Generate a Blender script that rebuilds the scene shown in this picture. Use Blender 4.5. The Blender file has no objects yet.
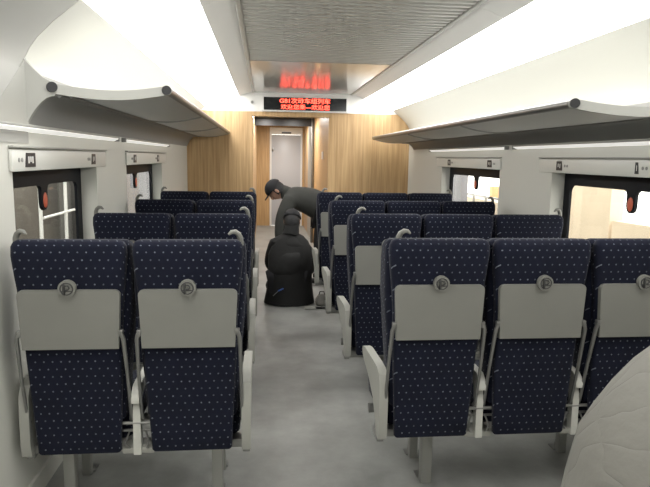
import bpy, bmesh, math, random
from mathutils import Vector, Matrix
random.seed(7)
C = bpy.context.scene.collection
PI = math.pi

# ------------------------------------------------------------------ materials
def mat(name, col, rough=.6, metal=0., emit=None, es=0., spec=.5, bump=0., bscale=60., var=0., vscale=4., coat=0.):
    m = bpy.data.materials.new(name); m.use_nodes = True
    nt = m.node_tree; b = nt.nodes['Principled BSDF']
    b.inputs['Base Color'].default_value = (*col, 1); b.inputs['Roughness'].default_value = rough
    b.inputs['Metallic'].default_value = metal; b.inputs['Specular IOR Level'].default_value = spec
    b.inputs['Coat Weight'].default_value = coat
    tc = nt.nodes.new('ShaderNodeTexCoord')
    if emit:
        b.inputs['Emission Color'].default_value = (*emit, 1); b.inputs['Emission Strength'].default_value = es
    if var:
        n = nt.nodes.new('ShaderNodeTexNoise'); n.inputs['Scale'].default_value = vscale; n.inputs['Detail'].default_value = 4
        nt.links.new(tc.outputs['Object'], n.inputs['Vector'])
        r = nt.nodes.new('ShaderNodeMixRGB'); r.inputs[1].default_value = (*[c*(1-var) for c in col], 1)
        r.inputs[2].default_value = (*[min(1, c*(1+var)) for c in col], 1)
        nt.links.new(n.outputs['Fac'], r.inputs[0]); nt.links.new(r.outputs[0], b.inputs['Base Color'])
    if bump:
        n = nt.nodes.new('ShaderNodeTexNoise'); n.inputs['Scale'].default_value = bscale; n.inputs['Detail'].default_value = 3
        nt.links.new(tc.outputs['Object'], n.inputs['Vector'])
        bp = nt.nodes.new('ShaderNodeBump'); bp.inputs['Strength'].default_value = bump; bp.inputs['Distance'].default_value = .01
        nt.links.new(n.outputs['Fac'], bp.inputs['Height']); nt.links.new(bp.outputs[0], b.inputs['Normal'])
    return m

class N:
    """tiny node-graph helper"""
    def __init__(s, m): s.nt = m.node_tree
    def math(s, op, a, b=None, c=None):
        n = s.nt.nodes.new('ShaderNodeMath'); n.operation = op
        for i, v in enumerate((a, b, c)):
            if v is None: continue
            if isinstance(v, (int, float)): n.inputs[i].default_value = v
            else: s.nt.links.new(v, n.inputs[i])
        return n.outputs[0]

def mat_dots():
    m = mat('navy_dotted_fabric', (.010, .0125, .032), .88, spec=.25)
    h = N(m); nt = m.node_tree; b = nt.nodes['Principled BSDF']
    tc = nt.nodes.new('ShaderNodeTexCoord'); sp = nt.nodes.new('ShaderNodeSeparateXYZ')
    nt.links.new(tc.outputs['Object'], sp.inputs[0])
    x, y, z = sp.outputs
    a = h.math('DIVIDE', h.math('ADD', x, y), .031)
    bb = h.math('DIVIDE', h.math('ADD', z, y), .0285)
    row = h.math('FLOOR', bb)
    half = h.math('MULTIPLY', h.math('MODULO', h.math('ADD', row, 200), 2), .5)
    fx = h.math('SUBTRACT', h.math('FRACT', h.math('ADD', h.math('ADD', a, half), 100)), .5)
    fz = h.math('SUBTRACT', h.math('FRACT', bb), .5)
    d = h.math('SQRT', h.math('ADD', h.math('POWER', h.math('MULTIPLY', fx, 1.08), 2), h.math('POWER', fz, 2)))
    s = h.math('LESS_THAN', d, .108)
    cell = h.math('ADD', h.math('MULTIPLY', row, 7.31), h.math('MULTIPLY', h.math('FLOOR', h.math('ADD', h.math('ADD', a, half), 100)), 3.17))
    tone = h.math('MULTIPLY_ADD', h.math('FRACT', h.math('MULTIPLY', h.math('SINE', cell), 43.7)), .5, .5)
    f = h.math('MULTIPLY', s, tone)
    mx = nt.nodes.new('ShaderNodeMixRGB'); nt.links.new(f, mx.inputs[0])
    n = nt.nodes.new('ShaderNodeTexNoise'); n.inputs['Scale'].default_value = 9; nt.links.new(tc.outputs['Object'], n.inputs['Vector'])
    base = nt.nodes.new('ShaderNodeMixRGB'); nt.links.new(n.outputs['Fac'], base.inputs[0])
    base.inputs[1].default_value = (.0020, .0031, .0098, 1); base.inputs[2].default_value = (.0042, .0062, .0200, 1)
    nt.links.new(base.outputs[0], mx.inputs[1]); mx.inputs[2].default_value = (.15, .165, .20, 1)
    nt.links.new(mx.outputs[0], b.inputs['Base Color'])
    n2 = nt.nodes.new('ShaderNodeTexNoise'); n2.inputs['Scale'].default_value = 14; n2.inputs['Detail'].default_value = 2
    nt.links.new(tc.outputs['Object'], n2.inputs['Vector'])
    bp = nt.nodes.new('ShaderNodeBump'); bp.inputs['Strength'].default_value = .35; bp.inputs['Distance'].default_value = .02
    nt.links.new(n2.outputs['Fac'], bp.inputs['Height']); nt.links.new(bp.outputs[0], b.inputs['Normal'])
    b.inputs['Sheen Weight'].default_value = .05
    return m

def mat_wood():
    m = mat('light_oak_veneer', (.5, .33, .16), .42)
    nt = m.node_tree; b = nt.nodes['Principled BSDF']
    tc = nt.nodes.new('ShaderNodeTexCoord'); mp = nt.nodes.new('ShaderNodeMapping')
    mp.inputs['Scale'].default_value = (30, 30, 1.1); nt.links.new(tc.outputs['Object'], mp.inputs[0])
    n = nt.nodes.new('ShaderNodeTexNoise'); n.inputs['Scale'].default_value = 1.6; n.inputs['Detail'].default_value = 6
    nt.links.new(mp.outputs[0], n.inputs['Vector'])
    r = nt.nodes.new('ShaderNodeValToRGB'); r.color_ramp.elements[0].position = .3; r.color_ramp.elements[1].position = .72
    r.color_ramp.elements[0].color = (.40, .25, .11, 1); r.color_ramp.elements[1].color = (.60, .41, .215, 1)
    nt.links.new(n.outputs['Fac'], r.inputs[0]); nt.links.new(r.outputs[0], b.inputs['Base Color'])
    return m

def mat_floor():
    m = mat('grey_dusty_vinyl', (.3, .3, .29), .5)
    nt = m.node_tree; b = nt.nodes['Principled BSDF']
    tc = nt.nodes.new('ShaderNodeTexCoord')
    n = nt.nodes.new('ShaderNodeTexNoise'); n.inputs['Scale'].default_value = 2.6; n.inputs['Detail'].default_value = 7; n.inputs['Roughness'].default_value = .62
    n2 = nt.nodes.new('ShaderNodeTexNoise'); n2.inputs['Scale'].default_value = 60; n2.inputs['Detail'].default_value = 3
    for q in (n, n2): nt.links.new(tc.outputs['Object'], q.inputs['Vector'])
    r = nt.nodes.new('ShaderNodeValToRGB'); r.color_ramp.elements[0].position = .32; r.color_ramp.elements[1].position = .7
    r.color_ramp.elements[0].color = (.185, .187, .178, 1); r.color_ramp.elements[1].color = (.33, .332, .318, 1)
    nt.links.new(n.outputs['Fac'], r.inputs[0])
    mx = nt.nodes.new('ShaderNodeMixRGB'); mx.blend_type = 'MULTIPLY'; mx.inputs[0].default_value = .3
    nt.links.new(r.outputs[0], mx.inputs[1]); nt.links.new(n2.outputs['Color'], mx.inputs[2])
    nt.links.new(r.outputs[0], b.inputs['Base Color'])
    rr = nt.nodes.new('ShaderNodeMapRange'); rr.inputs[3].default_value = .32; rr.inputs[4].default_value = .6
    nt.links.new(n.outputs['Fac'], rr.inputs[0]); nt.links.new(rr.outputs[0], b.inputs['Roughness'])
    return m

def mat_quilt():
    m = mat('grey_quilted_cloth', (.19, .185, .166), .85)
    h = N(m); nt = m.node_tree; b = nt.nodes['Principled BSDF']
    tc = nt.nodes.new('ShaderNodeTexCoord'); sp = nt.nodes.new('ShaderNodeSeparateXYZ')
    nz = nt.nodes.new('ShaderNodeTexNoise'); nz.inputs['Scale'].default_value = 4; nt.links.new(tc.outputs['Object'], nz.inputs['Vector'])
    nt.links.new(tc.outputs['Object'], sp.inputs[0]); x, y, z = sp.outputs
    w = h.math('MULTIPLY', nz.outputs['Fac'], .16)
    u = h.math('ADD', h.math('ADD', h.math('ADD', x, h.math('MULTIPLY', y, .8)), h.math('MULTIPLY', z, .45)), w)
    v = h.math('ADD', h.math('SUBTRACT', h.math('SUBTRACT', z, h.math('MULTIPLY', x, .9)), h.math('MULTIPLY', y, .3)), w)
    def ridge(q, s):
        return h.math('ABSOLUTE', h.math('SINE', h.math('MULTIPLY', q, PI/s)))
    ht = h.math('POWER', h.math('MINIMUM', ridge(u, .10), ridge(v, .19)), .35)
    n2 = nt.nodes.new('ShaderNodeTexNoise'); n2.inputs['Scale'].default_value = 22; n2.inputs['Detail'].default_value = 4
    nt.links.new(tc.outputs['Object'], n2.inputs['Vector'])
    ht2 = h.math('ADD', h.math('MULTIPLY', ht, .55), h.math('MULTIPLY', n2.outputs['Fac'], .5))
    bp = nt.nodes.new('ShaderNodeBump'); bp.inputs['Strength'].default_value = .5; bp.inputs['Distance'].default_value = .012
    nt.links.new(ht2, bp.inputs['Height']); nt.links.new(bp.outputs[0], b.inputs['Normal'])
    return m

def mat_glass(name='window_glass', tint=(.93, .95, .95)):
    m = bpy.data.materials.new(name); m.use_nodes = True; nt = m.node_tree; nt.nodes.clear()
    o = nt.nodes.new('ShaderNodeOutputMaterial'); mx = nt.nodes.new('ShaderNodeMixShader')
    t = nt.nodes.new('ShaderNodeBsdfTransparent'); t.inputs[0].default_value = (*tint, 1)
    g = nt.nodes.new('ShaderNodeBsdfGlossy'); g.inputs['Roughness'].default_value = .02
    lw = nt.nodes.new('ShaderNodeLayerWeight'); lw.inputs[0].default_value = .5
    q = nt.nodes.new('ShaderNodeMath'); q.operation = 'POWER'; q.inputs[1].default_value = 4; nt.links.new(lw.outputs['Facing'], q.inputs[0])
    f = nt.nodes.new('ShaderNodeMath'); f.operation = 'MULTIPLY_ADD'; f.inputs[1].default_value = .5; f.inputs[2].default_value = .03; nt.links.new(q.outputs[0], f.inputs[0])
    nt.links.new(f.outputs[0], mx.inputs[0]); nt.links.new(t.outputs[0], mx.inputs[1]); nt.links.new(g.outputs[0], mx.inputs[2])
    nt.links.new(mx.outputs[0], o.inputs[0])
    return m

FAB = mat_dots(); WOOD = mat_wood(); FLOOR = mat_floor(); QUILT = mat_quilt(); GLASS = mat_glass()
WALL = mat('warm_white_wall_panel', (.60, .60, .555), .5, bump=.02, bscale=8)
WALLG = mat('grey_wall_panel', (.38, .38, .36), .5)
COVE = mat('white_ceiling_panel', (.82, .82, .80), .45)
CEIL = mat('satin_grey_ceiling', (.42, .42, .40), .14, spec=.5)
RIB = mat('ribbed_grey_ceiling', (.50, .495, .465), .4)
LITE = mat('lit_diffuser', (.9, .9, .88), .5, emit=(1, .985, .95), es=4.4)
STRIP = mat('strip_diffuser', (.9, .9, .88), .4, emit=(1, .98, .93), es=.3)
ARM = mat('pale_grey_plastic', (.32, .32, .29), .5, var=.06)
ARMW = mat('cream_grey_plastic', (.50, .50, .46), .45)
TABLE = mat('grey_laminate', (.18, .18, .163), .45, var=.07, vscale=6)
METAL = mat('brushed_aluminium', (.25, .25, .24), .36, metal=.75)
LEG = mat('grey_painted_steel', (.30, .30, .28), .45, metal=.3)
RACK = mat('rack_grey_plastic', (.35, .35, .325), .4)
RACKU = mat('rack_fairing_grey', (.27, .27, .26), .5)
SHELF = mat('rack_frosted_shelf', (.58, .58, .56), .4)
BLACK = mat('black_plastic', (.012, .012, .014), .4)
DARKF = mat('black_window_frame', (.005, .006, .009), .5, spec=.15)
RED = mat('red_marker', (.60, .13, .07), .4, emit=(1, .10, .04), es=.0)
WHITE = mat('white_paint', (.75, .75, .73), .45)
DOORM = mat('pale_grey_door', (.50, .52, .56), .4)
LED = mat('led_red', (.3, .02, .01), .5, emit=(1, .062, .036), es=3.6)
SCREEN = mat('display_glass', (.006, .007, .009), .15)
SKIN = mat('skin', (.42, .24, .17), .55)
JACK = mat('dark_grey_jacket', (.036, .037, .033), .85, bump=.7, bscale=9, var=.2)
JACKB = mat('black_jacket', (.0065, .0065, .0065), .85, bump=.8, bscale=8, var=.3)
TROU = mat('black_trousers', (.010, .010, .012), .9, bump=.4, bscale=10)
HAIR = mat('black_hair', (.008, .008, .009), .6, bump=.5, bscale=80)
CAPM = mat('black_cap_cloth', (.008, .008, .010), .8)
SHOE = mat('dark_shoe', (.02, .02, .02), .5)
BEIGE = mat('beige_board', (.62, .52, .40), .7, var=.1)
HALL = mat('hall_wall', (.13, .12, .105), .8, var=.35, vscale=1.3)
PALE = mat('pale_sheet', (.20, .205, .23), .7)
GROUND = mat('concrete_ground', (.35, .34, .32), .8, var=.1)
ORANGE = mat('orange_paint', (.62, .36, .18), .6)
BLUE = mat('blue_plastic', (.03, .10, .35), .4)
DARKG = mat('dark_grey_plastic', (.035, .035, .035), .5)
RAG = mat('grey_rag', (.16, .155, .14), .9, bump=.8, bscale=25)

# ------------------------------------------------------------------ mesh helpers
def obj(name, bm, m, parent=None, smooth=35, loc=None, kind=None):
    bmesh.ops.recalc_face_normals(bm, faces=bm.faces)
    me = bpy.data.meshes.new(name); bm.to_mesh(me); bm.free()
    for p in me.polygons: p.use_smooth = True
    me.set_sharp_from_angle(angle=math.radians(smooth))
    me.materials.append(m)
    o = bpy.data.objects.new(name, me); C.objects.link(o)
    if parent is not None: o.parent = parent
    if loc: o.location = loc
    if kind: o['kind'] = kind
    return o
def tag(o, label, cat, group=None, kind=None):
    o['label'] = label; o['category'] = cat
    if group: o['group'] = group
    if kind: o['kind'] = kind
    return o
def thing(name, label, cat, loc=(0, 0, 0), group=None):
    o = bpy.data.objects.new(name, None); C.objects.link(o); o.location = loc; o.empty_display_size = .05
    return tag(o, label, cat, group)
def copy_tree(o, parent=None):
    c = o.copy(); C.objects.link(c); c.parent = parent
    for ch in list(o.children): copy_tree(ch, c)
    return c
def B(): return bmesh.new()
def box(bm, x0, x1, y0, y1, z0, z1, bev=0., seg=2):
    t = bmesh.new()
    bmesh.ops.create_cube(t, size=1)
    for v in t.verts:
        v.co = Vector(((x0+x1)/2+v.co.x*(x1-x0), (y0+y1)/2+v.co.y*(y1-y0), (z0+z1)/2+v.co.z*(z1-z0)))
    if bev: bmesh.ops.bevel(t, geom=t.edges[:], offset=bev, segments=seg, affect='EDGES', profile=.5)
    return merge(bm, t)
def merge(bm, t, mtx=None):
    if mtx is not None: bmesh.ops.transform(t, matrix=mtx, verts=t.verts[:])
    me = bpy.data.meshes.new('tmp'); t.to_mesh(me); t.free(); bm.from_mesh(me); bpy.data.meshes.remove(me)
    return bm
def loft(bm, rings, cap=True):
    R = [[bm.verts.new(p) for p in r] for r in rings]; n = len(R[0])
    for a, b in zip(R, R[1:]):
        for i in range(n): bm.faces.new((a[i], a[(i+1) % n], b[(i+1) % n], b[i]))
    if cap: bm.faces.new(R[0][::-1]); bm.faces.new(R[-1])
    return bm
def rrect(cx, cy, hw, hd, r, z, n=4):
    r = min(r, hw*.99, hd*.99); out = []
    for k, (sx, sy) in enumerate(((1, 1), (-1, 1), (-1, -1), (1, -1))):
        for i in range(n+1):
            a = k*PI/2 + i/n*PI/2
            out.append(Vector((cx+sx*(hw-r)+r*math.cos(a), cy+sy*(hd-r)+r*math.sin(a), z)))
    return out
def tube(bm, pts, rad, n=10, cap=True):
    pts = [Vector(p) for p in pts]; rs = rad if isinstance(rad, (list, tuple)) else [rad]*len(pts); rings = []
    up = None
    for i, p in enumerate(pts):
        d = (pts[min(i+1, len(pts)-1)]-pts[max(i-1, 0)]).normalized()
        if up is None:
            up = Vector((0, 0, 1)) if abs(d.z) < .9 else Vector((1, 0, 0))
        s = d.cross(up).normalized(); u = s.cross(d).normalized(); up = u
        rings.append([p+(s*math.cos(2*PI*k/n)+u*math.sin(2*PI*k/n))*rs[i] for k in range(n)])
    return loft(bm, rings, cap)
def disk(bm, c, axis, r, t, n=24):
    a = Vector(axis).normalized()*t/2; c = Vector(c)
    return tube(bm, [c-a, c+a], r, n)
def prism(bm, poly, axis, a0, a1):
    """poly: 2D outline; axis 'x' -> (y,z) outline, 'y' -> (x,z) outline, 'z' -> (x,y)"""
    def P(p, a): return {'x': (a, p[0], p[1]), 'y': (p[0], a, p[1]), 'z': (p[0], p[1], a)}[axis]
    A = [bm.verts.new(P(p, a0)) for p in poly]; D = [bm.verts.new(P(p, a1)) for p in poly]; n = len(poly)
    bm.faces.new(A); bm.faces.new(D[::-1])
    for i in range(n): bm.faces.new((A[i], D[i], D[(i+1) % n], A[(i+1) % n]))
    return bm
def bevel_all(bm, off, seg=2, ang=.5):
    es = [e for e in bm.edges if len(e.link_faces) == 2 and e.calc_face_angle(0) > ang]
    bmesh.ops.bevel(bm, geom=es, offset=off, segments=seg, affect='EDGES', profile=.5); return bm
def ellipsoid(bm, c, r, mtx=None, n=16, m=12):
    t = bmesh.new(); bmesh.ops.create_uvsphere(t, u_segments=n, v_segments=m, radius=1)
    M = Matrix.Translation(c) @ (mtx or Matrix.Identity(4)) @ Matrix.Diagonal((*r, 1))
    return merge(bm, t, M)
def frame_mesh(bm, outer, hole, axis, a0, a1):
    """flat panel with one hole, extruded"""
    def P(p, a): return {'x': (a, p[0], p[1]), 'y': (p[0], a, p[1])}[axis]
    t = bmesh.new(); es = []
    for loop in (outer, hole):
        vs = [t.verts.new(P(p, a0)) for p in loop]
        es += [t.edges.new((vs[i], vs[(i+1) % len(vs)])) for i in range(len(vs))]
    bmesh.ops.triangle_fill(t, use_beauty=True, edges=es)
    r = bmesh.ops.extrude_face_region(t, geom=t.faces[:])
    d = Vector(P((0, 0), a1))-Vector(P((0, 0), a0))
    bmesh.ops.translate(t, vec=d, verts=[g for g in r['geom'] if isinstance(g, bmesh.types.BMVert)])
    return merge(bm, t)
def round_rect2(x0, x1, z0, z1, r, n=5):
    out = []
    for k, (cx, cz) in enumerate(((x1-r, z1-r), (x0+r, z1-r), (x0+r, z0+r), (x1-r, z0+r))):
        for i in range(n+1):
            a = k*PI/2+i/n*PI/2; out.append((cx+r*math.cos(a), cz+r*math.sin(a)))
    return out

# ------------------------------------------------------------------ measurements
XL, XR = -.975, 1.885           # side walls
XC = (XL+XR)/2
YB, YE = -1.6, 7.72             # back end of the car shell, wooden partition
ZC = 2.27
PITCH = 1.05

# ------------------------------------------------------------------ setting
b = B(); box(b, XL-.12, XR+.12, YB-.1, 13.2, -.08, 0); obj('floor', b, FLOOR, kind='structure')

def side_wall(name, x_in, sgn, wins):
    """sgn -1 left, +1 right ; wins list of (y0,y1)"""
    b = B(); xo = x_in+sgn*.11; x0, x1 = min(x_in, xo), max(x_in, xo)
    zb, zt = .74, 1.388
    box(b, x0, x1, YB, YE, 0, zb)
    box(b, x0, x1, YB, YE, zt, 1.80)
    edges = [YB]+[v for w in wins for v in w]+[YE]
    for k in range(0, len(edges), 2): box(b, x0, x1, edges[k], edges[k+1], zb, zt)
    # skirting
    xi = x_in-sgn*.012
    box(b, min(x_in, xi), max(x_in, xi), YB, YE, 0, .09)
    return obj(name, b, WALL, kind='structure')
WL = [(2.43, 3.60), (4.36, 5.83)]
WR = [(2.30, 3.76), (4.64, 6.22)]
side_wall('wall_left', XL, -1, WL); side_wall('wall_right', XR, 1, WR)

def cove_profile(sgn, x_in, t=0.):
    pr = [(x_in, 1.80), (x_in, 1.835), (x_in-sgn*.026, 1.885), (x_in-sgn*.060, 1.930), (x_in-sgn*.12, 1.989), (x_in-sgn*.235, 2.080)]
    return pr
def cove(name, sgn, x_in, m, y0, y1):
    b = B(); pr = cove_profile(sgn, x_in)
    poly = pr+[(x_in+sgn*.11, 2.2), (x_in+sgn*.11, 1.80)]
    prism(b, poly, 'y', y0, y1); obj(name, b, m, kind='structure', smooth=50)
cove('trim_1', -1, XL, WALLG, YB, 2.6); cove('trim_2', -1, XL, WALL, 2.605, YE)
cove('trim_3', 1, XR, WALL, YB, YE)
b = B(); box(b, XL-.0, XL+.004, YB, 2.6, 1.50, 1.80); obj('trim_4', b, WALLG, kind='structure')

# ceiling: white sloping panels between diffusers and middle, satin middle panel
CX0, CX1 = -.155, 1.125
def slope(xa, za, xb, zb, y0, y1, b, t=.03):
    prism(b, [(xa, za), (xb, zb), (xb, zb+t), (xa, za+t)], 'y', y0, y1)
b = B()
for s, xa, xb in ((-1, XL+.235, CX0), (1, XR-.235, CX1)):
    xm = xa+(xb-xa)*.72; zm = 2.08+.155*.85
    for (u0, u1) in ((YB, 1.2), (1.204, 3.2), (3.204, 5.25), (5.254, YE)):
        prism(b, [(xm, zm), (xa+(xb-xa)*.84, 2.245), (xb, ZC), (xb, ZC+.04), (xm, zm+.06)], 'y', u0, u1)
box(b, XL-.11, XR+.11, YB, YE, 2.33, 2.37)
obj('ceiling', b, COVE, kind='structure')
for k, (s, xa, xb) in enumerate(((-1, XL+.235, CX0), (1, XR-.235, CX1))):
    xm = xa+(xb-xa)*.72; zm = 2.08+.155*.85
    side = 'left' if s < 0 else 'right'
    for j, (u0, u1) in enumerate(((-1.5, 1.2), (1.21, 3.2), (3.21, 5.25), (5.26, YE-.01))):
        b = B(); slope(xa-s*.004, 2.082, xm, zm, u0, u1, b, .02)
        where = ['behind the camera end', 'nearest the camera', 'in the middle of the saloon', 'next to the wooden partition'][j]
        tag(obj('ceiling_light', b, LITE), f'glowing white ceiling light panel above the {side} luggage rack, {where}', 'ceiling light', 'ceiling light panels')
# middle: smooth part + ribbed part
b = B(); box(b, CX0+.03, CX1-.03, 5.22, YE, ZC-.004, ZC+.02)
obj('trim_5', b, CEIL, kind='structure')
b = B(); box(b, CX0+.03, CX1-.03, YB, 5.215, ZC+.006, ZC+.03)
y = 1.6
while y < 5.16:
    prism(b, [(y, ZC+.008), (y+.006, ZC-.006), (y+.036, ZC-.006), (y+.042, ZC+.008)], 'x', CX0+.035, CX1-.035); y += .072
obj('trim_6', b, RIB, kind='structure')
for i, x in enumerate((CX0, CX1-.03)):
    b = B(); box(b, x, x+.03, YB, YE, ZC-.012, ZC+.02, .004); obj(f'trim_{7+i}', b, RACK, kind='structure')
# back end wall behind the camera
b = B(); box(b, XL-.11, XR+.11, YB-.1, YB, 0, 2.37); obj('wall_back', b, WALL, kind='structure')

# wooden partition with passage
OX0, OX1, OZ = -.16, .835, 1.985
b = B()
box(b, XL-.1, OX0, YE, YE+.06, 0, 2.03); box(b, OX1, XR+.1, YE, YE+.06, 0, 2.03); box(b, OX0, OX1, YE, YE+.06, OZ, 2.03)
obj('wall_front', b, WOOD, kind='structure')
b = B(); box(b, XL-.1, XR+.1, YE, YE+.06, 2.03, 2.37); obj('trim_9', b, COVE, kind='structure')
b = B()
box(b, OX0, OX0+.012, YE-.006, YE+.066, 0, OZ); box(b, OX1-.012, OX1, YE-.006, YE+.066, 0, OZ); box(b, OX0, OX1, YE-.006, YE+.066, OZ-.012, OZ)
obj('trim_10', b, WOOD, kind='structure')

# corridor beyond the partition
YD = 12.75
b = B(); box(b, OX0-.07, OX0-.005, YE+.06, YD, 0, 2.16); obj('wall_corridor_left', b, WOOD, kind='structure')
b = B(); box(b, OX1+.005, OX1+.07, YE+.06, 10.2, 0, 2.16); box(b, OX1+.005, OX1+.07, 11.4, YD, 0, 2.16); obj('wall_corridor_right', b, WOOD, kind='structure')
b = B(); box(b, OX1-.01, OX1+.07, 10.2, 11.4, 0, 2.16); obj('wall_corridor_niche', b, RACK, kind='structure')
b = B(); box(b, OX0-.07, OX1+.07, YE+.06, YD, 2.12, 2.17); obj('ceiling_corridor', b, RACK, kind='structure')
b = B(); box(b, OX0-.005, OX1-.04, 10.2, 10.28, 1.985, 2.12); obj('trim_11', b, BLACK, kind='structure')
b = B(); box(b, OX1-.045, OX1-.012, 10.16, 10.2, 0, 2.12, .004); obj('trim_12', b, METAL, kind='structure')
b = B()
box(b, OX0-.07, .11, YD, YD+.06, 0, 2.2); box(b, .80, OX1+.07, YD, YD+.06, 0, 2.2); box(b, .11, .80, YD, YD+.06, 2.08, 2.2)
obj('wall_end', b, WOOD, kind='structure')
d = obj('door_1', box(B(), .15, .765, YD+.012, YD+.05, .01, 1.93, .004), DOORM, kind='structure')
b = B(); box(b, .11, .15, YD-.02, YD+.06, 0, 2.08); box(b, .765, .80, YD-.02, YD+.06, 0, 2.08); box(b, .15, .765, YD-.02, YD+.06, 1.935, 2.08)
obj('door_frame', b, WHITE, d)
obj('door_closer', box(B(), .36, .56, YD-.035, YD-.02, 1.955, 1.985), BLACK, d)
obj('door_handle', box(B(), .17, .205, YD-.01, YD+.012, .60, .72, .004), METAL, d)
obj('hinge', box(B(), .155, .19, YD-.0, YD+.012, 1.58, 1.66, .003), METAL, d)
tag(obj('wall_notice', box(B(), OX1-.004, OX1+.005, 8.55, 8.75, 1.44, 1.55), WHITE), 'small white notice on the wooden corridor wall right of the passage', 'notice')
for k, (x, y) in enumerate(((.02, 9.75), (.50, 9.6))):
    t = thing('downlight', ['small round downlight in the corridor ceiling, left one', 'small round downlight in the corridor ceiling, right one'][k], 'ceiling lamp', (x, y, 2.12), 'corridor downlights')
    obj('rim', disk(B(), (0, 0, -.004), (0, 0, 1), .06, .008), METAL, t)
    m2 = LITE; obj('lens', disk(B(), (0, 0, -.010), (0, 0, 1), .045, .006), m2, t)

def lamp(name, loc, power, size, parent=None, col=(1, .97, .92)):
    l = bpy.data.lights.new(name, 'AREA'); l.shape = 'DISK'; l.size = size; l.energy = power; l.color = col
    o = bpy.data.objects.new(name, l); C.objects.link(o); o.location = loc
    return o
for x, y, pw in ((.02, 9.75, 9), (.50, 9.6, 9), (.40, 11.6, 14)): lamp('corridor_spot_and_fill', (x, y, 2.10), pw, .12)  # two at the downlights; the last is an added fill without a fixture
# ------------------------------------------------------------------ windows with blind housings
def window(n, x_in, sgn, y0, y1):
    """dark rounded frame and pane set at the outer end of the recess"""
    xg = x_in+sgn*.098
    z0, z1 = .74, 1.388
    ym = (y0+y1)/2; tw = .04
    # hole outline with a tab in the middle of the top edge
    a, c_, lo, hi, r = y0+.09, y1-.075, .82, 1.31, .05
    hole = []
    def arc(cx, cz, s, e, rr=r, n=5):
        for i in range(n+1):
            t = s+(e-s)*i/n; hole.append((cx+rr*math.cos(t), cz+rr*math.sin(t)))
    arc(c_-r, lo+r, -PI/2, 0); arc(c_-r, hi-r, 0, PI/2)
    arc(ym+tw+.03, hi-.03, PI/2, PI, .03)
    arc(ym, 1.225, 0, -PI, tw)
    arc(ym-tw-.03, hi-.03, 0, PI/2, .03)
    arc(a+r, hi-r, PI/2, PI); arc(a+r, lo+r, PI, 1.5*PI)
    b = B(); frame_mesh(b, [(y0-.02, z0-.02), (y1+.02, z0-.02), (y1+.02, z1+.02), (y0-.02, z1+.02)], hole, 'x', xg-.008*1, xg+.008)
    w = obj(f'window_{n}', b, DARKF, kind='structure')
    obj('window_pane', box(B(), xg+sgn*.012-.002, xg+sgn*.012+.002, y0, y1, z0, z1), GLASS, w)
    b = B(); ellipsoid(b, (xg-sgn*.010, ym, 1.235), (.005, .026, .038)); obj('emergency_marker', b, RED, w)
    b = B(); xs = sorted((x_in-sgn*.015, x_in+sgn*.10)); box(b, xs[0], xs[1], y0-.01, y1+.01, z0-.02, z0, .004); obj('window_sill', b, WALL, w)
    # blind housing
    hx = sorted((x_in, x_in-sgn*.014)); p0, p1 = y0-.03, y1+.17
    b = B(); box(b, hx[0], hx[1], p0, p1, 1.388, 1.475, .004); obj('blind_housing', b, WHITEW, w)
    hx = sorted((x_in, x_in-sgn*.022)); b = B(); box(b, hx[0], hx[1], p0-.0, p1, 1.480, 1.489, .002); obj('blind_rail', b, RACK, w)
    return w, p0, p1
WHITEW = mat('white_blind_housing', (.66, .66, .62), .4)
wi = {}
for n, (xi, s, (y0, y1)) in enumerate(((XL, -1, WL[0]), (XL, -1, WL[1]), (XR, 1, WR[0]), (XR, 1, WR[1])), 1):
    window(n, xi, s, y0, y1)
def plate(xi, s, yc, w, label, bars=3, slant=.012):
    """small black seat-row placard with white marks, on the blind housing"""
    x0 = xi-s*.0145; x1 = xi-s*.0175
    t = thing('seat_placard', label, 'sign', (x0, yc, 1.433), 'placards on the blind housings')
    b = B(); h = .029
    prism(b, [(-w/2, -h), (w/2, -h), (w/2, h), (-w/2+slant, h)], 'x', 0, -s*.003); obj('plate', b, BLACK, t)
    b = B()
    for k in range(bars):
        cy = -w*.3+w*.6*(k+.5)/bars
        box(b, *sorted((-s*.003, -s*.0045)), cy-w*.055, cy+w*.055, -.014+.006*(k % 2), .014)
    obj('white_marks', b, WHITE, t)
    b = B(); 
    for k, dy in enumerate((-w/2-.03, -w/2-.06)):
        prism(b, [(dy+.009*math.cos(a*PI/4), .009*math.sin(a*PI/4)) for a in range(8)], 'x', 0, -s*.002)
    obj('grey_symbols', b, RACKU, t)
plate(XL, -1, 2.575, .105, 'larger black placard on the blind housing over the nearest left window', 3)
plate(XL, -1, 3.49, .075, 'narrow black placard at the far end of the nearest left blind housing', 2)
plate(XL, -1, 4.58, .09, 'black placard at the near end of the far left blind housing', 2)
plate(XL, -1, 5.55, .09, 'black placard at the far end of the far left blind housing', 2)
plate(XR, 1, 3.64, .075, 'black placard at the far end of the nearest right blind housing', 2)
plate(XR, 1, 2.84, .03, 'tiny dark placard at the right edge of the photo on the blind housing', 1)
plate(XR, 1, 4.83, .10, 'black placard at the near end of the far right blind housing', 2)
plate(XR, 1, 5.93, .09, 'black placard at the far end of the far right blind housing', 2)

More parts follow.
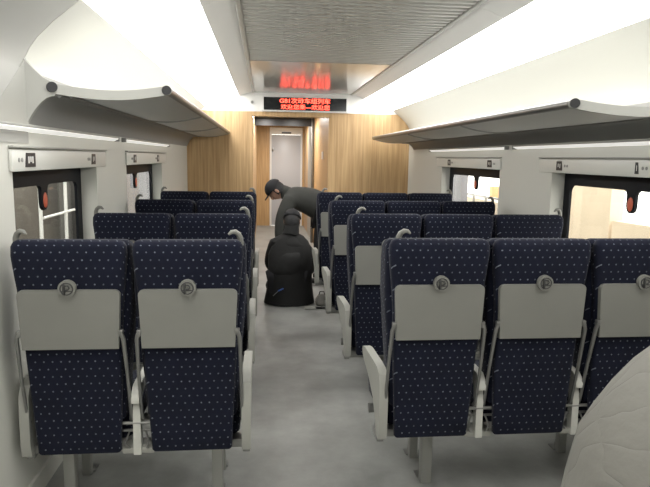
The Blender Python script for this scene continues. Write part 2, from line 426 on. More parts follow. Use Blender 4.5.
# ------------------------------------------------------------------ luggage racks
def rack(name, label, s, x_in, yo0, yo1, dz=0.):
    """s=-1 left wall, +1 right wall. The near end is slanted: wall side starts .3 m closer."""
    t = thing(name, label, 'luggage rack', (0, 0, dz))
    def X(d): return x_in-s*d               # d = distance from the wall
    def sl(d, yo): return yo-(.52-d)*.59
    n = 14
    d0, d1 = .10, .52
    def zt(d):
        u = (d-d0)/(d1-d0); return 1.738+.030*u-.024*math.sin(PI*u)
    def ye(d): return yo1+.0*d
    # shelf
    b = B(); top = []; bot = []
    def ringpts(yo_f):
        T = []; 
        for i in range(n+1):
            d = d0+(d1-d0)*i/n; T.append(Vector((X(d), yo_f(d), zt(d)-.012)))
        for i in range(n, -1, -1):
            d = d0+(d1-d0)*i/n; T.append(Vector((X(d), yo_f(d), zt(d)-.026)))
        return T
    near = lambda d: sl(d, yo0)+.02
    ys = [0, .002]
    secs = [ringpts(near), ringpts(lambda d: ye(d))]
    loft(b, secs); obj('shelf', b, SHELF, t)
    # end bracket (near): band joining both caps plus wing to the wall
    def plate_at(f, th, nm):
        b = B(); out = []
        for i in range(n+1):
            d = d0+(d1-d0)*i/n; out.append((d, zt(d)+.012))
        for i in range(7):                      # rounded outer nose
            a = PI/2-PI*i/6; out.append((d1+.022*math.cos(a), zt(d1)-.008+.022*math.sin(a)))
        for i in range(n, -1, -1):
            d = d0+(d1-d0)*i/n; out.append((d, zt(d)-.030))
        for k in range(8):                      # concave lower edge down to the wall
            u = k/7; out.append((d0*(1-u)**1.0, 1.700-(.125+dz)*(u**1.9)))
        out += [(0, 1.845), (.03, 1.805), (.062, 1.772)]
        A = [b.verts.new((X(d), f(d), z)) for d, z in out]; D = [b.verts.new((X(d), f(d)+th, z)) for d, z in out]
        b.faces.new(A); b.faces.new(D[::-1])
        for i in range(len(A)): j = (i+1) % len(A); b.faces.new((A[i], D[i], D[j], A[j]))
        obj(nm, b, RACK, t)
    plate_at(lambda d: sl(d, yo0), .022, 'end_bracket'); plate_at(ye, .02, 'end_bracket')
    k = yo0+1.55
    while k < yo1-.6:
        b = B()
        for i in range(n):
            da, db = d0+(d1-d0)*i/n, d0+(d1-d0)*(i+1)/n
            loft(b, [[Vector((X(da), k-.012, zt(da)-.034)), Vector((X(da), k+.012, zt(da)-.034)), Vector((X(da), k+.012, zt(da)-.008)), Vector((X(da), k-.012, zt(da)-.008))],
                     [Vector((X(db), k-.012, zt(db)-.034)), Vector((X(db), k+.012, zt(db)-.034)), Vector((X(db), k+.012, zt(db)-.008)), Vector((X(db), k-.012, zt(db)-.008))]])
        obj('cross_rib', b, RACK, t); k += 1.55
    # outer tube and inner rail
    obj('edge_tube', tube(B(), [(X(d1+.003), sl(d1, yo0)+.02, zt(d1)-.008), (X(d1+.003), yo1, zt(d1)-.008)], .02, 14), METAL, t)
    obj('inner_rail', tube(B(), [(X(d0+.01), sl(d0, yo0)+.02, zt(d0)-.034), (X(d0+.01), yo1, zt(d0)-.034)], .010, 10), RACKU, t)
    obj('inner_rail', tube(B(), [(X(d0+.05), sl(d0+.05, yo0)+.02, zt(d0+.05)-.032), (X(d0+.05), yo1, zt(d0+.05)-.032)], .006, 10), RACKU, t)
    # concave fairing from the shelf to the wall
    b = B(); outl = []
    for k in range(9):
        u = k/8; outl.append((d0*(1-u), 1.704-(.125+dz)*(u**1.9)))
    A = outl+[(0.0, 1.80), (d0, 1.728)]
    loft(b, [[Vector((X(d), sl(d, yo0)+.02, z)) for d, z in A], [Vector((X(d), yo1, z)) for d, z in A]])
    obj('fairing', b, RACKU, t)
    # flat wing on the wall in front of the bracket
    yw = yo0-.307
    b = B(); prism(b, [(yw+.02, 1.845), (yw+.02, 1.577-dz*0), (yw-.40, 1.577), (yw-.30, 1.62)], 'x', *sorted((x_in, x_in-s*.005)))
    obj('wall_wing', b, RACK, t)
    # dark round caps
    nrm = Vector((-s*.59, -1, 0)).normalized()
    for d, z in ((d0-.008, 1.735), (d1, zt(d1)-.008)):
        c = Vector((X(d), sl(d, yo0)-.004, z)); obj('end_cap', disk(B(), c, nrm, .0215, .012), BLACK, t)
    return t
rack('luggage_rack', 'long grey overhead luggage rack on the left wall with dark round end caps', -1, XL, 2.9, 7.70)
rack('luggage_rack', 'long grey overhead luggage rack on the right wall above the triple seats', 1, XR, 2.56, 7.45, -.044)

def strip(s, x_in, y0, y1, label):
    t = thing('strip_light', label, 'strip light', (x_in-s*.0, (y0+y1)/2, 1.562), 'strip lights under the luggage racks')
    L = (y1-y0)/2; xs = sorted((0, -s*.03))
    obj('housing', box(B(), xs[0], xs[1], -L, L, .002, .0125, .002), RACK, t)
    b = B(); prism(b, [(0, -.016), (-s*.028, -.002), (-s*.028, .002), (0, .002)], 'y', -L+.01, L-.01); obj('diffuser', b, STRIP, t)
    for e in (-1, 1):
        ye = sorted((e*L-.01*e, e*L+.012*e)); obj('end_cap', box(B(), xs[0], xs[1], ye[0], ye[1], -.017, .0125, .002), RACKU, t)
strip(-1, XL, 2.0, 4.05, 'glowing strip light under the left rack above the nearest left window')
strip(-1, XL, 4.25, 6.15, 'glowing strip light under the left rack above the far left window')
strip(1, XR, 2.4, 4.35, 'glowing strip light under the right rack above the nearest right window')
strip(1, XR, 4.5, 6.65, 'glowing strip light under the right rack above the far right window')

# ------------------------------------------------------------------ LED display
t = thing('led_display', 'black LED display over the passage showing two lines of red characters', 'display', (.515, YE, 2.13))
obj('casing', box(B(), -.545, .545, -.045, 0, -.098, .092, .004), WHITE, t)
obj('screen', box(B(), -.525, .525, -.05, -.044, -.080, .078), SCREEN, t)
def lettering(txt, size, loc, parent, m, sx=1., bold=.012):
    cu = bpy.data.curves.new('txt', 'FONT'); cu.body = txt; cu.size = size; cu.align_x = 'CENTER'; cu.align_y = 'CENTER'
    cu.extrude = .001; cu.offset = bold*size
    o = bpy.data.objects.new('txt', cu); C.objects.link(o)
    bpy.context.view_layer.update()
    me = bpy.data.meshes.new_from_object(o.evaluated_get(bpy.context.evaluated_depsgraph_get()))
    bpy.data.objects.remove(o)
    xs = [v.co.x for v in me.vertices]; zs = [v.co.y for v in me.vertices]
    if xs:
        W = max(xs)-min(xs); cx = (max(xs)+min(xs))/2; cy = (max(zs)+min(zs))/2; H = max(zs)-min(zs)
        for v in me.vertices:
            v.co = Vector(((v.co.x-cx)*sx/W, -v.co.z-.0005, (v.co.y-cy)*size/H))
    me.materials.clear(); me.materials.append(m)
    r = bpy.data.objects.new('lettering', me); C.objects.link(r); r.parent = parent; r.location = loc
    return r
lettering('G81次动车组列车', .068, (-.005, -.051, .038), t, LED, .64)
lettering('欢迎您乘—欢迎您', .062, (.0, -.051, -.038), t, LED, .62)
# small speaker / sensor on the header
t = thing('wall_sensor', 'tiny grey round sensor on the white header left of the display', 'sensor', (-.155, YE, 2.14))
obj('base', disk(B(), (0, -.006, 0), (0, 1, 0), .030, .012), WHITE, t); obj('grille', disk(B(), (0, -.014, .002), (0, 1, 0), .018, .006), RACKU, t)

# ------------------------------------------------------------------ seats
def lean(z): return (1.145-z)*.028
def make_unit(name, label, cat_group, xs, outer_left_arm, legs_x, dim):
    """xs seat centres (world x); local origin at floor, y=0 rear face of the backs at the top"""
    x_ref = xs[0]-.214; x_end = xs[-1]+(.214 if len(xs) == 3 else .222); ox = (x_ref+x_end)/2
    u = thing(name, label, 'train seat', (ox, 0, 0), cat_group)
    for i, cx in enumerate([x-ox for x in xs]):
        # front cushion of the back
        b = B(); prof = [(.43, .168, .040), (.445, .178, .055), (.60, .186, .062), (.80, .202, .068), (.93, .2115, .070), (1.05, .213, .068), (1.105, .212, .062), (1.128, .207, .050), (1.139, .198, .036), (1.143, .182, .02)]
        loft(b, [rrect(0, .040+hd+lean(z)*1.0, hw, hd, .03, z-.43) for z, hw, hd in prof])
        bk = obj('backrest', b, FAB, u, 40); bk.location = (cx, 0, .43)
        # tapering rear cover
        b = B(); prof = [(.303, .150, .012, .010), (.311, .156, .016, .012), (.40, .160, .02, .015), (.55, .168, .022, .016), (.70, .176, .024, .018), (.85, .182, .025, .02), (.93, .188, .026, .02), (1.0, .196, .030, .022), (1.09, .205, .034, .026), (1.124, .204, .032, .028), (1.140, .196, .024, .022), (1.148, .180, .012, .010)]
        rings = []
        for z, hw, hd, r in prof: rings.append(rrect(0, .026+lean(z), hw, hd, r, z-.43))
        loft(b, rings); obj('rear_cover', b, FAB, bk, 40)
        # folded table
        b = B(); zt, zb = .966-.43, .742-.43; yb = -.012+lean(.85)
        ol = [(-.173, zb), (.173, zb)]+[(.182-.02+.02*math.cos(a*PI/8), zt-.02+.02*math.sin(a*PI/8)) for a in range(5)]+[(-.182+.02-.02*math.sin(a*PI/8), zt-.02+.02*math.cos(a*PI/8)) for a in range(5)]
        prism(b, ol, 'y', yb-.010, yb+.012); bevel_all(b, .003, 2)
        obj('tray_table', b, TABLE, bk)
        b = B(); zc = .975-.43
        disk(b, (0, yb-.016, zc), (0, 1, 0), .031, .020, 28)
        t2 = bmesh.new(); 
        obj('table_latch', b, TABLE, bk)
        b = B(); t2.free()
        pts = [(.022*math.cos(a), yb-.027, zc+.022*math.sin(a)) for a in [k*2*PI/20 for k in range(21)]]
        tube(b, pts, .0022, 6); box(b, -.013, -.005, yb-.034, yb-.024, zc-.022, zc+.018, .002)
        tube(b, [(-.009, yb-.03, zc+.013), (.006, yb-.03, zc+.012), (.011, yb-.03, zc+.004), (.006, yb-.03, zc-.003), (-.009, yb-.03, zc-.004)], .0025, 6)
        box(b, -.021, .021, yb-.028, yb-.024, zc-.010, zc-.007)
        obj('latch_knob', b, DARKG, bk)
        for s in (-1, 1):
            b = B()
            tube(b, [(s*.184, yb-.010, .80-.43), (s*.190, yb-.008, .78-.43), (s*.1945, yb+.025, .62-.43), (s*.1945, yb+.062, .445-.43), (s*.190, yb+.075, .425-.43)], [.0085, .0085, .007, .007, .0065], 8)
            box(b, s*.182-.008, s*.182+.008, yb-.016, yb+.006, .790-.43, .815-.43, .003)
            obj('tray_arm', b, METAL, bk)
        # seat cushion
        b = B()
        loft(b, [rrect(cx, .335, hw, hd, r, z) for z, hw, hd, r in ((.315, .170, .20, .04), (.325, .182, .215, .05), (.38, .186, .225, .05), (.43, .186, .225, .05), (.452, .18, .218, .05), (.46, .165, .20, .05))])
        obj('seat_cushion', b, FAB, u, 40)
        obj('cushion_pan', box(B(), cx-.165, cx+.165, .13, .52, .285, .318, .008), RACKU, u)
    # grab handles at both outer top corners
    for s, cx in ((1, xs[0]-ox-.214), (-1, xs[-1]-ox+.214)):
        off = .05 if s > 0 and len(xs) == 3 else .022
        b = B(); bx = cx+s*off
        tube(b, [(bx, .045, 1.10), (bx-s*.002, .045, 1.135), (bx-s*.001, .043, 1.152), (bx+s*.006, .038, 1.168), (bx+s*.018, .032, 1.178), (bx+s*.032, .028, 1.177), (bx+s*.043, .026, 1.168)], [.010, .0115, .011, .0105, .010, .008, .004], 10)
        obj('grab_handle', b, TABLE, u)
    # end armrests: post, sweeping side panel, long flat top
    ol = [(.055, .290), (.105, .290), (.125, .345), (.20, .420), (.32, .475), (.44, .505), (.485, .522), (.497, .542), (.485, .560), (.42, .574), (.20, .584), (.115, .585), (.070, .568), (.052, .535), (.045, .46), (.045, .34)]
    for xx in (x_ref-ox+.010, x_end-ox-.010):
        b = B(); prism(b, ol, 'x', xx-.018, xx+.018); bevel_all(b, .006, 2, .9); obj('armrest', b, ARM, u)
        b = B(); box(b, xx-.03*(1 if xx > 0 else -1)-.03, xx-.03*(1 if xx > 0 else -1)+.03, .085, .15, .285, .32, .004); box(b, xx-.015, xx+.015, .09, .2, .262, .292, .003)
        obj('armrest_bracket', b, METAL, u)
    # armrests between the seats
    for a, c_ in zip(xs, xs[1:]):
        xm = (a+c_)/2-ox
        ol2 = [(.095, .285), (.135, .285), (.135, .44), (.15, .50), (.20, .528), (.47, .53), (.488, .548), (.48, .566), (.20, .570), (.12, .566), (.093, .548), (.080, .520), (.083, .502), (.097, .498), (.100, .508), (.107, .512), (.112, .50), (.100, .455)]
        b = B(); prism(b, ol2, 'x', xm-.0145, xm+.0145); bevel_all(b, .003, 2, .9); mo = obj('armrest', b, ARMW, u); mo.location.y = -.045
        b = B()
        tube(b, [(xm-.075, .06, .415), (xm+.075, .06, .415)], .0075, 8); tube(b, [(xm-.07, .08, .375), (xm+.07, .08, .375)], .006, 8)
        tube(b, [(xm+.03, .07, .38), (xm+.045, .06, .34), (xm+.035, .06, .31), (xm+.05, .09, .29)], .004, 6)
        tube(b, [(xm-.03, .07, .38), (xm-.05, .06, .33), (xm-.03, .07, .30)], .0035, 6)
        obj('recline_linkage', b, METAL, u)
        b = B(); box(b, xm-.062, xm+.062, .065, .15, .282, .306, .005); obj('armrest_bracket', b, ARM, u)
    # beams and legs
    for nm, yy in (('beam', .19), ('beam', .44)):
        obj(nm, tube(B(), [(x_ref-ox+.02, yy, .262), (x_end-ox-.02, yy, .262)], .024, 12), METAL, u)
    for lx in legs_x:
        b = B(); box(b, lx-ox-.023, lx-ox+.023, .19, .24, .0, .25, .004); obj('leg', b, LEG, u)
        b = B(); box(b, lx-ox-.020, lx-ox+.020, .42, .46, .0, .25, .004); obj('leg', b, LEG, u)
        for yy in (.275, .485):
            b = B(); box(b, lx-ox-.03, lx-ox+.03, yy-.033, yy+.028, 0, .008, .003); disk(b, (lx-ox+.006, yy, .015), (0, 0, 1), .013, .016, 6)
            obj('foot_plate', b, METAL, u)
    return u
LC = (-.714, -.284); RC = (.698, 1.126, 1.554)
D1L, D1R = 2.215, 2.262
order = ['nearest the camera', 'second from the camera', 'third from the camera', 'farthest, next to the partition']
seen = [' with both grey folding tables in view', '', '', '']
lu = make_unit('double_seat', '', 'double seats left of the aisle', LC, False, (-.81, -.20), 0)
ru = make_unit('triple_seat', '', 'triple seats right of the aisle', RC, True, (.732, 1.50), 0)
lu.location.y = D1L; ru.location.y = D1R
units = [(lu, ru)]
for i in range(1, 4):
    a = copy_tree(lu); a.location.y = D1L+PITCH*i
    c_ = copy_tree(ru); c_.location.y = D1R+PITCH*i
    units.append((a, c_))
for i, (a, c_) in enumerate(units):
    a['label'] = f'navy dotted double train seat left of the aisle, row {order[i]}'
    c_['label'] = f'navy dotted triple train seat right of the aisle, row {order[i]}'

# ------------------------------------------------------------------ people
def skin(bm, nodes, edges, root, levels=2):
    """nodes: {name:(pos, r)}; returns the evaluated skin surface merged in bm"""
    names = list(nodes); me = bpy.data.meshes.new('sk')
    me.from_pydata([nodes[k][0] for k in names], [(names.index(a), names.index(c)) for a, c in edges], [])
    o = bpy.data.objects.new('sk', me); C.objects.link(o)
    sm = o.modifiers.new('s', 'SKIN'); sm.use_smooth_shade = True; sm.branch_smoothing = .6
    ss = o.modifiers.new('u', 'SUBSURF'); ss.levels = levels
    sv = me.skin_vertices[0].data
    for i, k in enumerate(names):
        r = nodes[k][1]; sv[i].radius = (r, r) if isinstance(r, (int, float)) else r
        sv[i].use_root = (k == root)
    bpy.context.view_layer.update()
    m2 = bpy.data.meshes.new_from_object(o.evaluated_get(bpy.context.evaluated_depsgraph_get()))
    bpy.data.objects.remove(o); bm.from_mesh(m2); bpy.data.meshes.remove(m2)
    return bm
def basis(fwd, up):
    f = Vector(fwd).normalized(); u = Vector(up); u = (u-f*u.dot(f)).normalized(); r = f.cross(u)
    return Matrix((r, f, u)).transposed().to_4x4()      # x right, y forward, z up
def head(bm, c, fwd, up):
    M = Matrix.Translation(c) @ basis(fwd, up)
    t = bmesh.new(); bmesh.ops.create_uvsphere(t, u_segments=24, v_segments=18, radius=1)
    for v in t.verts:
        x, y, z = v.co
        w = .076*(1-.22*max(0, -z)); v.co = Vector((x*w, y*(.093 if y > 0 else .10)*(1-.08*max(0, -z)), z*.115))
        if y > .5 and -.75 < z < -.3: v.co.y += .006
        if y > .6 and .0 < z < .25: v.co.y -= .006       # brow hollow
    merge(bm, t, M)
    t = bmesh.new()
    ellipsoid(t, (0, .097, -.012), (.013, .020, .026)); ellipsoid(t, (0, .093, .014), (.008, .012, .022))
    for s in (-1, 1):
        ellipsoid(t, (s*.077, -.005, .0), (.010, .020, .032)); ellipsoid(t, (s*.030, .082, .018), (.014, .008, .009))
    ellipsoid(t, (0, .088, -.050), (.024, .008, .007))
    merge(bm, t, M)
    return M
def hand(bm, w, d, palm_n, side=1, curl=.6):
    """w wrist, d direction of the fingers, palm_n palm normal"""
    M = Matrix.Translation(w) @ basis(d, palm_n)
    t = bmesh.new()
    loft(t, [rrect(0, 0, hw, hd, hd*.9, z) for z, hw, hd in ((0, .024, .016), (.025, .032, .016), (.06, .040, .015), (.09, .041, .013), (.1, .036, .009))])
    bmesh.ops.transform(t, matrix=Matrix.Rotation(-PI/2, 4, 'X') @ Matrix.Diagonal((1, 1, 1, 1)), verts=t.verts[:])
    for k, (x, L) in enumerate(((-.030, .070), (-.010, .080), (.010, .074), (.030, .058))):
        p = Vector((x, .085, 0)); pts = [p]; a = 0
        for q, f in enumerate((.45, .32, .23)):
            a -= curl*.75; p = p+Vector((0, math.cos(a), -abs(math.sin(a))))*L*f*1.1; pts.append(p)
        tube(t, pts, [.0095, .0088, .008, .006], 8)
    tube(t, [(side*.025, .015, 0), (side*.048, .04, -.012), (side*.052, .068, -.024), (side*.044, .088, -.032)], [.013, .012, .0105, .007], 8)
    merge(bm, t, M)
def make_person(name, label, J, head_c, head_f, head_u, mats, coat_r, hands, cap=None, hip_r=.0, legs=True):
    t = thing(name, label, 'person', (J['pelvis'][0], J['pelvis'][1], 0))
    off = Vector((J['pelvis'][0], J['pelvis'][1], 0))
    P = {k: Vector(v)-off for k, v in J.items()}; hc = Vector(head_c)-off
    E_t = [('pelvis', 'waist'), ('waist', 'chest'), ('chest', 'upper'), ('upper', 'neck')]
    E_a = [('upper', 'sh_l'), ('sh_l', 'el_l'), ('el_l', 'wr_l'), ('upper', 'sh_r'), ('sh_r', 'el_r'), ('el_r', 'wr_r')]
    E_l = [('pelvis', 'hip_l'), ('hip_l', 'kn_l'), ('kn_l', 'an_l'), ('an_l', 'toe_l'), ('pelvis', 'hip_r'), ('hip_r', 'kn_r'), ('kn_r', 'an_r'), ('an_r', 'toe_r')]
    rb = dict(pelvis=.125, waist=.115, chest=.125, upper=.105, neck=.052, headb=.05, sh_l=.044, sh_r=.044, el_l=.042, el_r=.042, wr_l=.027, wr_r=.027,
              hip_l=.085, hip_r=.085, kn_l=.055, kn_r=.055, an_l=.036, an_r=.036, toe_l=.03, toe_r=.03)
    P['headb'] = hc
    rs = dict(rb, chest=.09, waist=.09, upper=.07, pelvis=.10, sh_l=.028, sh_r=.028, el_l=.030, el_r=.030)
    b = B(); skin(b, {k: (P[k], rs[k]) for k in P}, E_t+E_a+E_l+[('neck', 'headb')], 'pelvis')
    M = head(b, hc, head_f, head_u)
    for w, d, n, s in hands: hand(b, Vector(w)-off, d, n, s)
    obj('body', b, mats['skin'], t, 80)
    # jacket: same skeleton, looser
    b = B(); rb['sh_l'] = rb['sh_r'] = .06; rj = {k: (P[k], rb[k]*coat_r.get(k, 1.25)+.004) for k in ('pelvis', 'waist', 'chest', 'upper', 'neck', 'sh_l', 'sh_r', 'el_l', 'el_r', 'wr_l', 'wr_r')}
    rj['neck'] = (P['neck'], .066)
    for s in 'lr': # stop the sleeve at the wrist
        rj['wr_'+s] = (P['wr_'+s]+(P['el_'+s]-P['wr_'+s])*.08, .043)
    skin(b, rj, E_t+E_a, 'pelvis')
    jk = obj('jacket', b, mats['jacket'], t, 80)
    bc = B(); nd = (P['neck']-P['upper']).normalized(); nc = P['neck']
    tube(bc, [nc-nd*.05, nc+nd*.012, nc+nd*.06], [.088, .080, .070], 18); obj('collar', bc, mats['jacket'], jk, 60)
    if legs:
        b = B(); rt = {k: (P[k], rb[k]*1.22) for k in ('pelvis', 'hip_l', 'hip_r', 'kn_l', 'kn_r', 'an_l', 'an_r')}
        rt['an_l'] = (P['an_l'], .052); rt['an_r'] = (P['an_r'], .052)
        skin(b, rt, [e for e in E_l if 'toe' not in e[1]], 'pelvis'); obj('trousers', b, mats['trousers'], t, 80)
        for s in 'lr':
            a, e = P['an_'+s], P['toe_'+s]; dd = (e-a); b = B()
            skin(b, {'a': (a-dd*.18, .045), 'b': (a+dd*.5, .046), 'c': (e, .040), 'd': (e+dd*.22, .03)}, [('a', 'b'), ('b', 'c'), ('c', 'd')], 'a'); obj('shoe', b, SHOE, t, 80)
    # hair
    b = B(); tt = bmesh.new(); bmesh.ops.create_uvsphere(tt, u_segments=24, v_segments=16, radius=1)
    kill = [v for v in tt.verts if (v.co.y > .35 and v.co.z < .45) or (v.co.z < -.8 if v.co.y < .1 else v.co.z < -.4)]; bmesh.ops.delete(tt, geom=kill, context='VERTS')
    for v in tt.verts: v.co = Vector((v.co.x*.084, v.co.y*.103-.004, v.co.z*.122+.004))
    merge(b, tt, M); bmesh.ops.solidify(b, geom=b.faces[:], thickness=.006); obj('hair', b, HAIR, t, 80)
    if cap:
        b = B(); tt = bmesh.new(); bmesh.ops.create_uvsphere(tt, u_segments=24, v_segments=16, radius=1)
        bmesh.ops.delete(tt, geom=[v for v in tt.verts if v.co.z < -.02], context='VERTS')
        for v in tt.verts: v.co = Vector((v.co.x*.093, v.co.y*.112-.002, v.co.z*.098+.040))
        merge(b, tt, M); bmesh.ops.solidify(b, geom=b.faces[:], thickness=.004)
        c_ = obj('cap', b, CAPM, t, 80)
        b = B(); tt = bmesh.new()
        pol = [(-.075, .07)]+[(.078*math.sin(a), .085+.085*math.cos(a)) for a in [(-PI/2)+PI*k/10 for k in range(11)]]+[(.075, .07)]
        prism(tt, pol, 'z', .040, .046); merge(b, tt, M); obj('cap_brim', b, CAPM, c_, 60)
    return t

# bending worker beyond the last row, head to the left
J1 = dict(pelvis=(0.680, 6.880, .86), waist=(0.600, 6.860, .93), chest=(0.470, 6.840, .985), upper=(0.345, 6.830, 1.0), neck=(0.235, 6.820, 1.06),
          sh_l=(0.275, 6.670, .985), el_l=(0.185, 6.640, .75), wr_l=(0.150, 6.600, .52), sh_r=(0.310, 7.000, .985), el_r=(0.200, 7.000, .74), wr_r=(0.160, 6.920, .52),
          hip_l=(0.700, 6.790, .80), kn_l=(0.620, 6.760, .44), an_l=(0.700, 6.760, .075), toe_l=(0.570, 6.740, .045),
          hip_r=(0.700, 6.970, .80), kn_r=(0.640, 7.020, .44), an_r=(0.740, 7.040, .075), toe_r=(0.610, 7.040, .045))
make_person('person', 'person in dark grey jacket and black cap bending over in the aisle', J1, (.135, 6.81, 1.085), (-.55, .05, -.83), (-.75, -.05, .62),
            dict(skin=SKIN, jacket=JACK, trousers=TROU), dict(pelvis=1.35, waist=1.6, chest=1.62, upper=1.6, sh_l=1.55, sh_r=1.55, el_l=1.75, el_r=1.75),
            [((.15, 6.60, .52), (-.2, -.1, -1), (-1, 0, .2), 1), ((.16, 6.92, .52), (-.1, -.1, -1), (-1, 0, .1), -1)], cap=True)
# kneeling worker with the back to the camera
J2 = dict(pelvis=(0.220, 5.910, .22), waist=(0.225, 5.930, .34), chest=(0.245, 5.980, .50), upper=(0.260, 6.030, .62), neck=(0.275, 6.060, .71),
          sh_l=(0.105, 6.040, .575), el_l=(0.060, 6.100, .36), wr_l=(0.120, 6.300, .24), sh_r=(0.415, 6.010, .56), el_r=(0.490, 6.080, .34), wr_r=(0.440, 6.280, .20),
          hip_l=(0.130, 5.930, .20), kn_l=(0.070, 6.300, .085), an_l=(0.120, 5.920, .07), toe_l=(0.130, 5.840, .045),
          hip_r=(0.310, 5.930, .20), kn_r=(0.380, 6.300, .085), an_r=(0.320, 5.920, .07), toe_r=(0.320, 5.840, .045))
make_person('person', 'person in black jacket and cap kneeling on the aisle floor, back to the camera', J2, (.285, 6.11, .80), (.1, .85, -.5), (.05, .5, .86),
            dict(skin=SKIN, jacket=JACKB, trousers=TROU), dict(pelvis=1.6, waist=1.5, chest=1.42, upper=1.4, sh_l=1.45, sh_r=1.45, el_l=1.6, el_r=1.6),
            [((.12, 6.30, .24), (.2, .8, -.5), (0, .4, .8), 1), ((.44, 6.28, .20), (-.2, .8, -.5), (0, .4, .8), -1)], cap=True)

# back of the kneeling person's loose jacket, down to the hem on the floor
pk = [o for o in C.objects if o.name.startswith('person') and 'kneeling' in str(o.get('label'))][0]
jk = [c for c in pk.children if c.name.startswith('jacket')][0]
b = B(); rings = []
prof = [(.715, .045, .05, .15), (.69, .075, .065, .145), (.655, .125, .085, .13), (.61, .175, .11, .115), (.55, .205, .135, .095), (.47, .222, .155, .07), (.38, .226, .17, .045), (.29, .222, .18, .03), (.20, .226, .19, .02), (.12, .234, .20, .01), (.05, .246, .215, 0), (.008, .255, .225, 0)]
for u, (z, rx, ry, yc) in enumerate(prof):
    f = u/11; w = .035*f
    rings.append([Vector((.035+.015*(z > .5)+rx*math.cos(a)*(1+w*math.sin(5*a+.6+2*f)+w*math.sin(3*a+5*f)), yc+ry*math.sin(a)*(1+w*math.sin(4*a+1+3*f)), z+.012*math.sin(3*a+u)*(1 < u < 11))) for a in [2*PI*k/48 for k in range(48)]])
loft(b, rings); obj('jacket_back', b, JACKB, jk, 80)
# person in the light quilted coat at the right edge, bending away
J3 = dict(pelvis=(1.150, 1.300, .80), waist=(1.250, 1.300, .93), chest=(1.380, 1.280, 1.06), upper=(1.480, 1.260, 1.14), neck=(1.570, 1.250, 1.18),
          sh_l=(1.470, 1.440, 1.10), el_l=(1.600, 1.500, .86), wr_l=(1.710, 1.460, .66), sh_r=(1.470, 1.080, 1.10), el_r=(1.570, 1.030, .86), wr_r=(1.670, 1.060, .66),
          hip_l=(1.140, 1.400, .76), kn_l=(1.250, 1.420, .42), an_l=(1.170, 1.420, .075), toe_l=(1.300, 1.420, .045),
          hip_r=(1.140, 1.200, .76), kn_r=(1.250, 1.180, .42), an_r=(1.170, 1.180, .075), toe_r=(1.300, 1.180, .045))
p3 = make_person('person', 'person in a light grey quilted coat cut off at the lower right corner', J3, (1.67, 1.25, 1.21), (.8, 0, -.6), (.6, 0, .8),
            dict(skin=SKIN, jacket=QUILT, trousers=TROU), dict(pelvis=1.3, waist=1.3, chest=1.3, upper=1.25, sh_l=1.3, sh_r=1.3, el_l=1.5, el_r=1.5),
            [((1.71, 1.46, .66), (.2, 0, -1), (-1, 0, 0), 1), ((1.67, 1.06, .66), (.2, 0, -1), (-1, 0, 0), -1)])
b = B(); rings = []
for u in range(13):
    f = u/12
    cx = 1.105+.27*max(0, f-.35)/.65; cz = .515+.62*f; r = .385-.10*f-.13*max(0, f-.55)/.45*1.0
    tilt = .75*max(0, f-.3)
    ring = []
    for k in range(36):
        a = 2*PI*k/36; rr = r*(1+.012*math.sin(3*a+1)+.008*math.sin(7*a+u))
        x = math.cos(a)*rr; y = math.sin(a)*rr*.88
        ring.append(Vector((cx-1.10+x*math.cos(tilt), y+.0, cz-x*math.sin(tilt)*-1*-1)))
    rings.append(ring)
loft(b, rings); obj('coat_skirt', b, QUILT, p3, 80)

# ------------------------------------------------------------------ small things on the floor by the kneeling person
t = thing('tool_pouch', 'crumpled grey tool pouch on the floor right of the kneeling person', 'tool bag', (.575, 5.80, 0))
b = B(); loft(b, [rrect(0, 0, hw, hd, .03, z, 5) for z, hw, hd in ((0, .055, .07), (.015, .065, .08), (.05, .06, .07), (.08, .045, .05), (.10, .03, .035))]); obj('pouch', b, RAG, t, 60)
b = B(); tube(b, [(-.03, 0, .09), (-.02, 0, .13), (.02, 0, .13), (.03, 0, .09)], .006, 8); obj('strap', b, TROU, t)
t = thing('pliers', 'pair of dark pliers with pale handles lying on the aisle floor', 'pliers', (.53, 5.62, 0))
b = B(); box(b, -.035, .035, -.015, .015, .002, .02, .004); box(b, .03, .075, -.01, .01, .003, .017, .003); obj('jaws', b, BLACK, t)
for s in (-1, 1): obj('handle', tube(B(), [(-.03, s*.008, .01), (-.08, s*.03, .01), (-.14, s*.028, .01)], .0085, 8), ARM, t)
t = thing('screwdriver', 'blue handled screwdriver tucked at the hip of the kneeling person', 'screwdriver', (.135, 5.685, .165))
b = B(); tube(b, [(0, 0, 0), (.025, 0, .012), (.05, 0, .024)], [.006, .008, .007], 8); obj('handle', b, BLUE, t)
b = B(); tube(b, [(0, 0, 0), (-.05, .01, -.05)], .004, 6); obj('shaft', b, METAL, t)

# ------------------------------------------------------------------ outside the windows
b = B(); box(b, -14, 14, -12, 22, -1.3, -1.2); obj('ground', b, GROUND, kind='structure')
b = B(); box(b, -3.3, -3.1, -6, 13.0, -1.2, 1.9); obj('wall_hall', b, HALL, kind='structure')
tag(obj('pale_board', box(B(), -2.5, -2.4, 9.0, 16, -1.2, 1.7), PALE), 'pale grey board seen through the far left window', 'board')
for k, (y, r, lab) in enumerate(((5.15, .012, 'slim white pole outside the nearest left window, leftmost'), (6.06, .018, 'white pole outside the nearest left window, left of the marker'), (6.78, .018, 'white pole outside the nearest left window, right of the marker'), (7.22, .02, 'white pole outside the nearest left window, rightmost'))):
    b = B(); tube(b, [(0, 0, 0), (0, .05*k, 3.2)], r, 10); tube(b, [(0, 0, 0), (0, 0, .02)], r*3, 10)
    if k == 2: tube(b, [(0, -.62, 2.02), (0, .36, 2.02)], .014, 8)
    tag(obj('pole', b, WHITE, loc=(-2.2, y, -1.2)), lab, 'pole', 'scaffold poles outside')
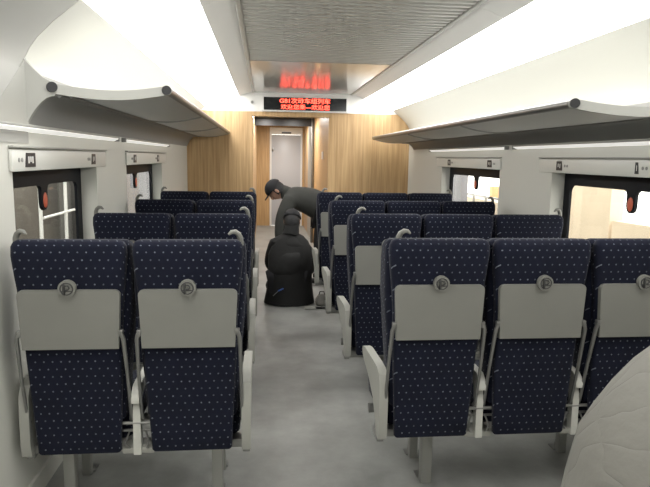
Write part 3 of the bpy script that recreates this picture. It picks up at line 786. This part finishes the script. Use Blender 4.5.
b = B(); prism(b, [(5.86, -1.2), (7.2, -1.2), (7.2, 1.5), (5.86, 1.5)], 'x', 3.6, 3.75)
tag(obj('leaning_board', b, BEIGE), 'tall beige board outside the nearest right window', 'board')
b = B(); prism(b, [(3.0, -1.2), (5.8, -1.2), (5.8, .86), (5.2, .87), (3.0, .84)], 'x', 3.6, 3.72)
tag(obj('low_board', b, BEIGE), 'low beige panel outside the nearest right window, right of the marker', 'board')
tag(obj('column', box(B(), 3.9, 4.05, 11.55, 12.05, -1.2, 3.6, .01), PALE), 'pale grey column outside the far right window, at its left', 'column')
tag(obj('low_cabinet', box(B(), 4.7, 5.1, 10.6, 14.5, -1.2, .62, .01), BEIGE), 'long low beige cabinet outside the far right window', 'cabinet')
t = thing('guard_rail', 'low pale guard rail outside the far right window', 'railing', (4.45, 11.6, -1.2))
for y in (-1.4, -.7, 0, .7, 1.4, 2.1): obj('post', box(B(), -.02, .02, y-.02, y+.02, 0, 1.95), METAL, t)
for z in (1.4, 1.91): obj('rail', box(B(), -.02, .02, -1.6, 2.3, z, z+.04), METAL, t)
b = B(); box(b, 5.25, 5.5, 12.55, 12.75, -1.2, .93, .01); tag(obj('crate', b, ORANGE), 'orange crate outside the far right window, nearer one', 'crate', 'orange crates outside')
b = B(); box(b, 5.25, 5.5, 13.3, 13.5, -1.2, .86, .01); tag(obj('crate', b, ORANGE), 'orange crate outside the far right window, farther one', 'crate', 'orange crates outside')

# ------------------------------------------------------------------ world, camera
w = bpy.data.worlds.new('World'); bpy.context.scene.world = w; w.use_nodes = True
w.node_tree.nodes['Background'].inputs[0].default_value = (1, .95, .87, 1)
w.node_tree.nodes['Background'].inputs[1].default_value = 2.8

cd = bpy.data.cameras.new('cam'); cam = bpy.data.objects.new('camera', cd); C.objects.link(cam)
f, yaw, pit, roll, H = 592.8177, .1029, .1433, .0157, 1.4597
cd.sensor_width = 36; cd.lens = f/650*36; cd.sensor_fit = 'HORIZONTAL'; cd.clip_start = .05
F = Vector((math.sin(yaw)*math.cos(pit), math.cos(yaw)*math.cos(pit), -math.sin(pit)))
R = Vector((math.cos(yaw), -math.sin(yaw), 0)); U = R.cross(F)
c_, s_ = math.cos(roll), math.sin(roll)
R2 = R*c_+U*s_; U2 = U*c_-R*s_
cam.matrix_world = Matrix((( R2.x, U2.x, -F.x, 0), (R2.y, U2.y, -F.y, 0), (R2.z, U2.z, -F.z, H), (0, 0, 0, 1)))
sc = bpy.context.scene; sc.camera = cam
sc.view_settings.view_transform = 'Standard'; sc.view_settings.look = 'None'; sc.view_settings.gamma = 1
sc.view_settings.exposure = 0.85
